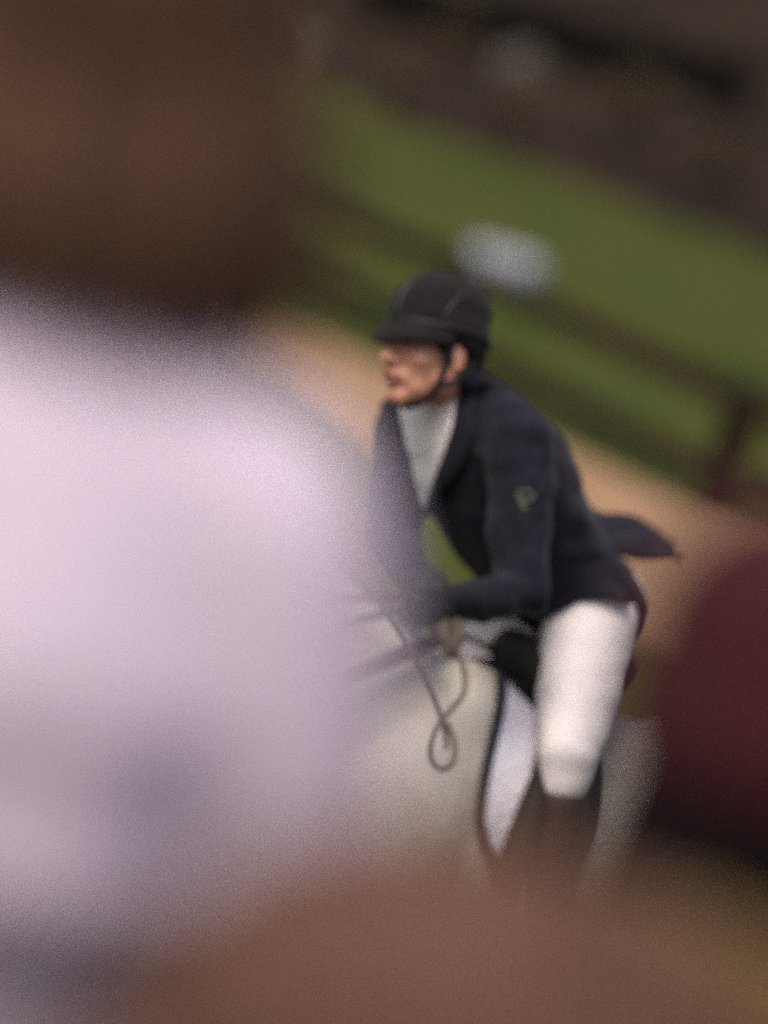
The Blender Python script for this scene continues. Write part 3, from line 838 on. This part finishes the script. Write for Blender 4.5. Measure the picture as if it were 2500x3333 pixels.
# reins, bridle
bri = thing('bridle', 'dark leather bridle with long slack reins looping down the horse neck', 'bridle', hl(1.0, 0, 1.8))
def loc_line(name, pts, wd, parent=bri, mt='rein', off=.010):
    ps, ns = [], []
    for q in spline(pts, 6):
        p, n = drape(q, off); ps.append(p); ns.append(n)
    link(name, strip(ps, wd, .006, ns), MT[mt], parent)
for s in (1, -1):
    loc_line('cheek_piece', [(.86, .07 * s, 2.0), (.93, .1 * s, 1.86), (1.05, .09 * s, 1.72), (1.17, .07 * s, 1.53)], .02)
loc_line('noseband', [(1.0, .0, 1.60), (1.04, .08, 1.64), (1.17, .06, 1.70), (1.2, 0, 1.72), (1.17, -.06, 1.70), (1.04, -.08, 1.64), (1.0, 0, 1.60)], .026)
loc_line('browband', [(.88, .09, 1.97), (.95, .06, 2.0), (.97, 0, 2.0), (.95, -.06, 2.0), (.88, -.09, 1.97)], .02)
def ring_at(lp, r, name):
    bm = bmesh.new(); pts = [hl(lp[0] + r * math.cos(a), lp[1], lp[2] + r * math.sin(a)) for a in [i * math.pi / 8 for i in range(17)]]
    tube(bm, pts, .005, 8); link(name, tomesh(bm), MT['steel'], bri)
ring_at((1.17, .075, 1.52), .035, 'bit_ring'); ring_at((1.17, -.075, 1.52), .035, 'bit_ring')
HN = WR_N + (WR_N - EL_N).normalized() * .08; HF = WR_F + (WR_F - EL_F).normalized() * .08
def pline(name, q, wd, th=.006, ref=None, parent=bri, mt='rein'):
    pts = [P(*a) for a in spline(q, 8)]
    link(name, strip(pts, wd, th, ref=ref or -FWD), MT[mt], parent)
# near rein from bit along the neck to the hand
bit = hl(1.17, .085, 1.52); bitf = hl(1.17, -.085, 1.52)
link('rein', strip([bit, bit.lerp(HN, .3) + Vector((0, 0, -.05)), bit.lerp(HN, .6) + Vector((0, 0, -.05)), HN], .018, .005, ref=Lf), MT['rein'], bri)
link('rein', strip([bitf, bitf.lerp(HF, .5) + Vector((0, 0, .0)), HF], .018, .005, ref=-Lf), MT['rein'], bri)
# pale thin slack line crossing to the loop, and the hanging bight
pline('rein', [(900, 1700, 12.15), (1060, 1800, 12.22), (1165, 1890, 12.28), (1260, 2010, 12.34), (1345, 2140, 12.38), (1405, 2260, 12.40), (1445, 2370, 12.42), (1452, 2440, 12.42)], .010, .003, mt='slackrein')
pline('rein', [(1425, 1990, 12.48), (1450, 2060, 12.46), (1488, 2120, 12.45), (1512, 2190, 12.44), (1508, 2260, 12.43), (1462, 2315, 12.42), (1420, 2370, 12.41), (1400, 2430, 12.40), (1405, 2480, 12.40), (1438, 2505, 12.40), (1475, 2480, 12.40), (1478, 2420, 12.41), (1455, 2350, 12.42)], .011, .003, mt='slackrein')
pline('rein', [(1395, 1990, 12.47), (1425, 2050, 12.46), (1462, 2105, 12.45), (1480, 2130, 12.45)], .020, .006)
pline('rein', [(1470, 1995, 12.5), (1490, 2060, 12.47), (1482, 2110, 12.46), (1470, 2140, 12.45)], .022, .006)

# ------------------------------------------------------------------ spectators
def spectator(label, hx, hy, d, floor, hair_m, top_m, leg_m, sit=False, hairkind='long', yaw=0, hat=None, scarf=None, shoulder=.19, group=None, hw=1.0, hlen=1.0, crop=False, rise=-.52):
    """hx,hy,d: picture position and depth of the head centre; stands (or sits) on floor z"""
    hc = P(hx, hy, d)
    T = thing('person', label, 'person', (hc.x, hc.y, floor), group)
    Mr = Matrix.Translation((hc.x, hc.y, 0)) @ Matrix.Rotation(yaw, 4, 'Z')
    # local: +y = facing, x = right, z from hc.z
    z0 = hc.z
    def V(x, y, z): return Mr @ Vector((x, y, z0 + z))
    ux, uy = Mr.to_3x3() @ Xv, Mr.to_3x3() @ Yv
    fz = floor - z0
    hipz = (-.78 if sit else max(-.72, fz * .47)) 
    bm = bmesh.new()
    ball(bm, V(0, 0, .02), (.076, .095, .10), Mr.to_3x3(), 20); ball(bm, V(0, .03, -.05), (.06, .065, .075), Mr.to_3x3())
    ball(bm, V(0, .105, -.03), (.014, .022, .022), Mr.to_3x3())
    for s in (-1, 1): ball(bm, V(.078 * s, 0, -.01), (.01, .02, .032), Mr.to_3x3())
    tube(bm, [V(0, -.01, -.05), V(0, -.02, -.20)], [.055, .06])
    rs_t = [(V(0, -.02, -.17), .06, .06), (V(0, -.02, -.215), .13, .08), (V(0, -.02, -.27), shoulder - .02, .105), (V(0, -.025, -.36), shoulder + .01, .125), (V(0, .0, -.52), shoulder - .0, .115), (V(0, 0, hipz + .05), shoulder - .02, .12), (V(0, 0, hipz - .06), shoulder - .04, .11)]
    if crop: rs_c = [(c, ux * a, uy * b) for c, a, b in rs_t[:5] + [(V(0, -.02, -.47), shoulder + .005, .118)]]
    rs_t = [(c, ux * a, uy * b) for c, a, b in rs_t]
    rings(bm, rs_t, 28)
    arms = []
    for s in (-1, 1):
        sh, el, wr = V(shoulder * s, -.02, -.27), V((shoulder + .08) * s, .0, -.54), V((shoulder - .01) * s, .19, -.64)
        tube(bm, [sh, el, wr], [.048, .040, .028]); arms.append((sh, el, wr))
        dd = (wr - el).normalized()
        ball(bm, wr + dd * .05, (.035, .045, .022), Mr.to_3x3())
        for k in range(4):
            o = wr + dd * .085 + Vector((0, 0, (k - 1.5) * .019)); tube(bm, [o, o + dd * .03 - ux * .008 * s, o + dd * .045 - ux * .025 * s], [.009, .0085, .007], 8)
        tube(bm, [wr + dd * .03 + Vector((0, 0, .03)), wr + dd * .07 + Vector((0, 0, .045)) - ux * .015 * s], [.011, .009], 8)
    lg = []
    for s in (-1, 1):
        if sit: pts = [V(.09 * s, 0, hipz), V(.065 * s, .36, hipz + .08), V(.065 * s, .44, fz + .09)]
        else: pts = [V(.09 * s, 0, hipz), V(.095 * s, .01, (hipz + fz) / 2), V(.10 * s, -.01, fz + .09)]
        tube(bm, pts, [.085, .055, .038]); lg.append(pts)
        tube(bm, [pts[-1], pts[-1] + uy * .10 + Vector((0, 0, -.045)), pts[-1] + uy * .18 + Vector((0, 0, -.055))], [.036, .035, .028])
    link('body', remesh(tomesh(bm), .008, 4), MT['skin2'], T)
    # top
    bm = bmesh.new()
    rings(bm, [(c, u * 1.0 + u.normalized() * (.018 if i else .004), v + v.normalized() * (.018 if i else .004)) for i, (c, u, v) in enumerate(rs_c if crop else rs_t)], 28)
    for sh, el, wr in arms: tube(bm, [sh, sh.lerp(el, .5), el, el.lerp(wr, .9)], [.074, .068, .058, .045])
    for s in (-1, 1): tube(bm, [V(0, -.02, -.215), V(shoulder * s * .93, -.02, -.255)], [.075, .075])
    me = remesh(tomesh(bm), .010, 12)
    displace(me, lambda co: noise.noise(co * 7) * .008 + noise.noise(Vector((co.x * 16, co.y * 16, co.z * 5))) * .005)
    link('top', me, top_m, T)
    bm = bmesh.new()
    for pts in lg: tube(bm, [pts[0], pts[1], pts[2].lerp(pts[1], .05)], [.105, .078, .062])
    rings(bm, [(V(0, .0, rise), ux * (shoulder - .01), uy * .135), (V(0, .01, hipz + .08), ux * (shoulder + .01), uy * .13), (V(0, 0, hipz - .07), ux * shoulder, uy * .12)], 28)
    link('trousers', remesh(tomesh(bm), .012, 6), leg_m, T)
    for pts in lg:
        bm = bmesh.new(); q = pts[-1]
        tube(bm, [q, q + uy * .02 + Vector((0, 0, -.04)), q + uy * .12 + Vector((0, 0, -.048)), q + uy * .20 + Vector((0, 0, -.056))], [.044, .042, .040, .030])
        link('shoe', remesh(tomesh(bm), .008, 4), MT['shoe'], T)
    # hair
    bm = bmesh.new()
    if hairkind == 'long':
        ball(bm, V(0, -.015, .03), (.098, .108, .108), Mr.to_3x3(), 24)
        for k in range(11):
            a = math.pi * (1.0 + k / 10); x, y = math.cos(a), math.sin(a)
            tube(bm, [V(x * .072, y * .085 + .01, .02), V(x * .092, y * .092, -.09), V(x * .100, y * .092 - .008, -.165), V(x * .092, y * .09 - .01, -.215)], [.034, .032, .030, .014], 10)
    elif hairkind == 'full':
        ball(bm, V(0, -.02, .03), (.122 * hw, .118, .122), Mr.to_3x3(), 24)
        for k in range(13):
            a = math.pi * (1.0 + k / 12); x, y = math.cos(a), math.sin(a)
            tube(bm, [V(x * .092 * hw, y * .085 + .01, .02), V(x * .118 * hw, y * .095, -.09 * hlen), V(x * .128 * hw, y * .10 - .008, -.17 * hlen), V(x * .12 * hw, y * .10 - .01, -.25 * hlen)], [.036, .036, .034, .014], 10)
        for k in range(34):
            a = math.pi * (1.0 + rr.uniform(-.05, 1.05)); x, y = math.cos(a), math.sin(a); q = rr.uniform(.9, 1.35)
            tube(bm, [V(x * .10 * hw, y * .09, .05), V(x * .125 * hw * q, y * .10 * q, -.06 * hlen), V(x * .14 * hw * q, y * .105 * q, -.16 * hlen), V(x * .13 * hw * q, y * .10 * q, -.30 * hlen * rr.uniform(.8, 1.1))], [.010, .009, .008, .004], 8)
    else:
        ball(bm, V(0, -.015, .015), (.088, .102, .100), Mr.to_3x3(), 24)
        for k in range(9):
            a = math.pi * (1.0 + k / 8); x, y = math.cos(a), math.sin(a)
            tube(bm, [V(x * .068, y * .08 + .01, .0), V(x * .082, y * .085, -.09), V(x * .085, y * .085 - .008, -.15)], [.030, .028, .016], 10)
    me = remesh(tomesh(bm), .007, 5)
    def strands(co):
        a = math.atan2(co.y - hc.y, co.x - hc.x)
        return noise.noise(Vector((a * 6, co.z * 3, 0))) * .006 + math.sin(a * 34 + noise.noise(co * 6) * 5) * .0018
    displace(me, strands)
    link('hair', me, hair_m, T)
    if hat:
        bm = bmesh.new()
        rings(bm, [(V(0, -.012, z), ux * rx, uy * ry) for z, rx, ry in spline([(-.005, .100, .114), (.02, .104, .118), (.07, .103, .116), (.11, .088, .098), (.14, .055, .06), (.15, .01, .01)], 4)], 32)
        me = remesh(tomesh(bm), .006, 4)
        displace(me, lambda co: math.sin(math.atan2(co.y - hc.y, co.x - hc.x) * 40) * .0015)
        h_ = link('knit_hat', me, hat, T)
        bm = bmesh.new(); rings(bm, [(V(0, -.012, z), ux * rx, uy * ry) for z, rx, ry in [(-.02, .104, .117), (-.015, .110, .123), (.03, .111, .124), (.035, .106, .119)]], 36); link('hat_cuff', remesh(tomesh(bm), .006, 3), hat, h_)
    if scarf:
        bm = bmesh.new()
        for zz, r in ((-.118, .082), (-.16, .098), (-.20, .11)):
            tube(bm, [V(math.cos(a) * r, math.sin(a) * r * .95 - .01, zz + .012 * math.sin(a * 2)) for a in [i * math.pi / 10 for i in range(21)]], .034, 12)
        link('scarf', remesh(tomesh(bm), .008, 6), scarf, T)
    return T

spectator('long brown haired spectator in a pale lilac white top, large and blurred at the left', 390, 80, 3.65, 1.42, MT['brownhair'], MT['lilac'], MT['mauve'], yaw=R(-8), shoulder=.166, hairkind='full', hw=.86, hlen=.60, crop=True, rise=-.44)
spectator('spectator in a maroon knitted hat over black hair, blurred at the right edge', 2540, 2450, 3.72, 1.42, MT['blackhair'], MT['olivecoat'], MT['jeans'], hairkind='short', hat=MT['maroon'], scarf=MT['mustard'], yaw=R(20))
spectator('spectator with full auburn hair seated low, only the crown showing at the bottom', 1400, 3640, 3.3, 1.42, MT['auburn'], MT['rust'], MT['jeans'], sit=True, hairkind='full', yaw=R(6), hw=1.4)
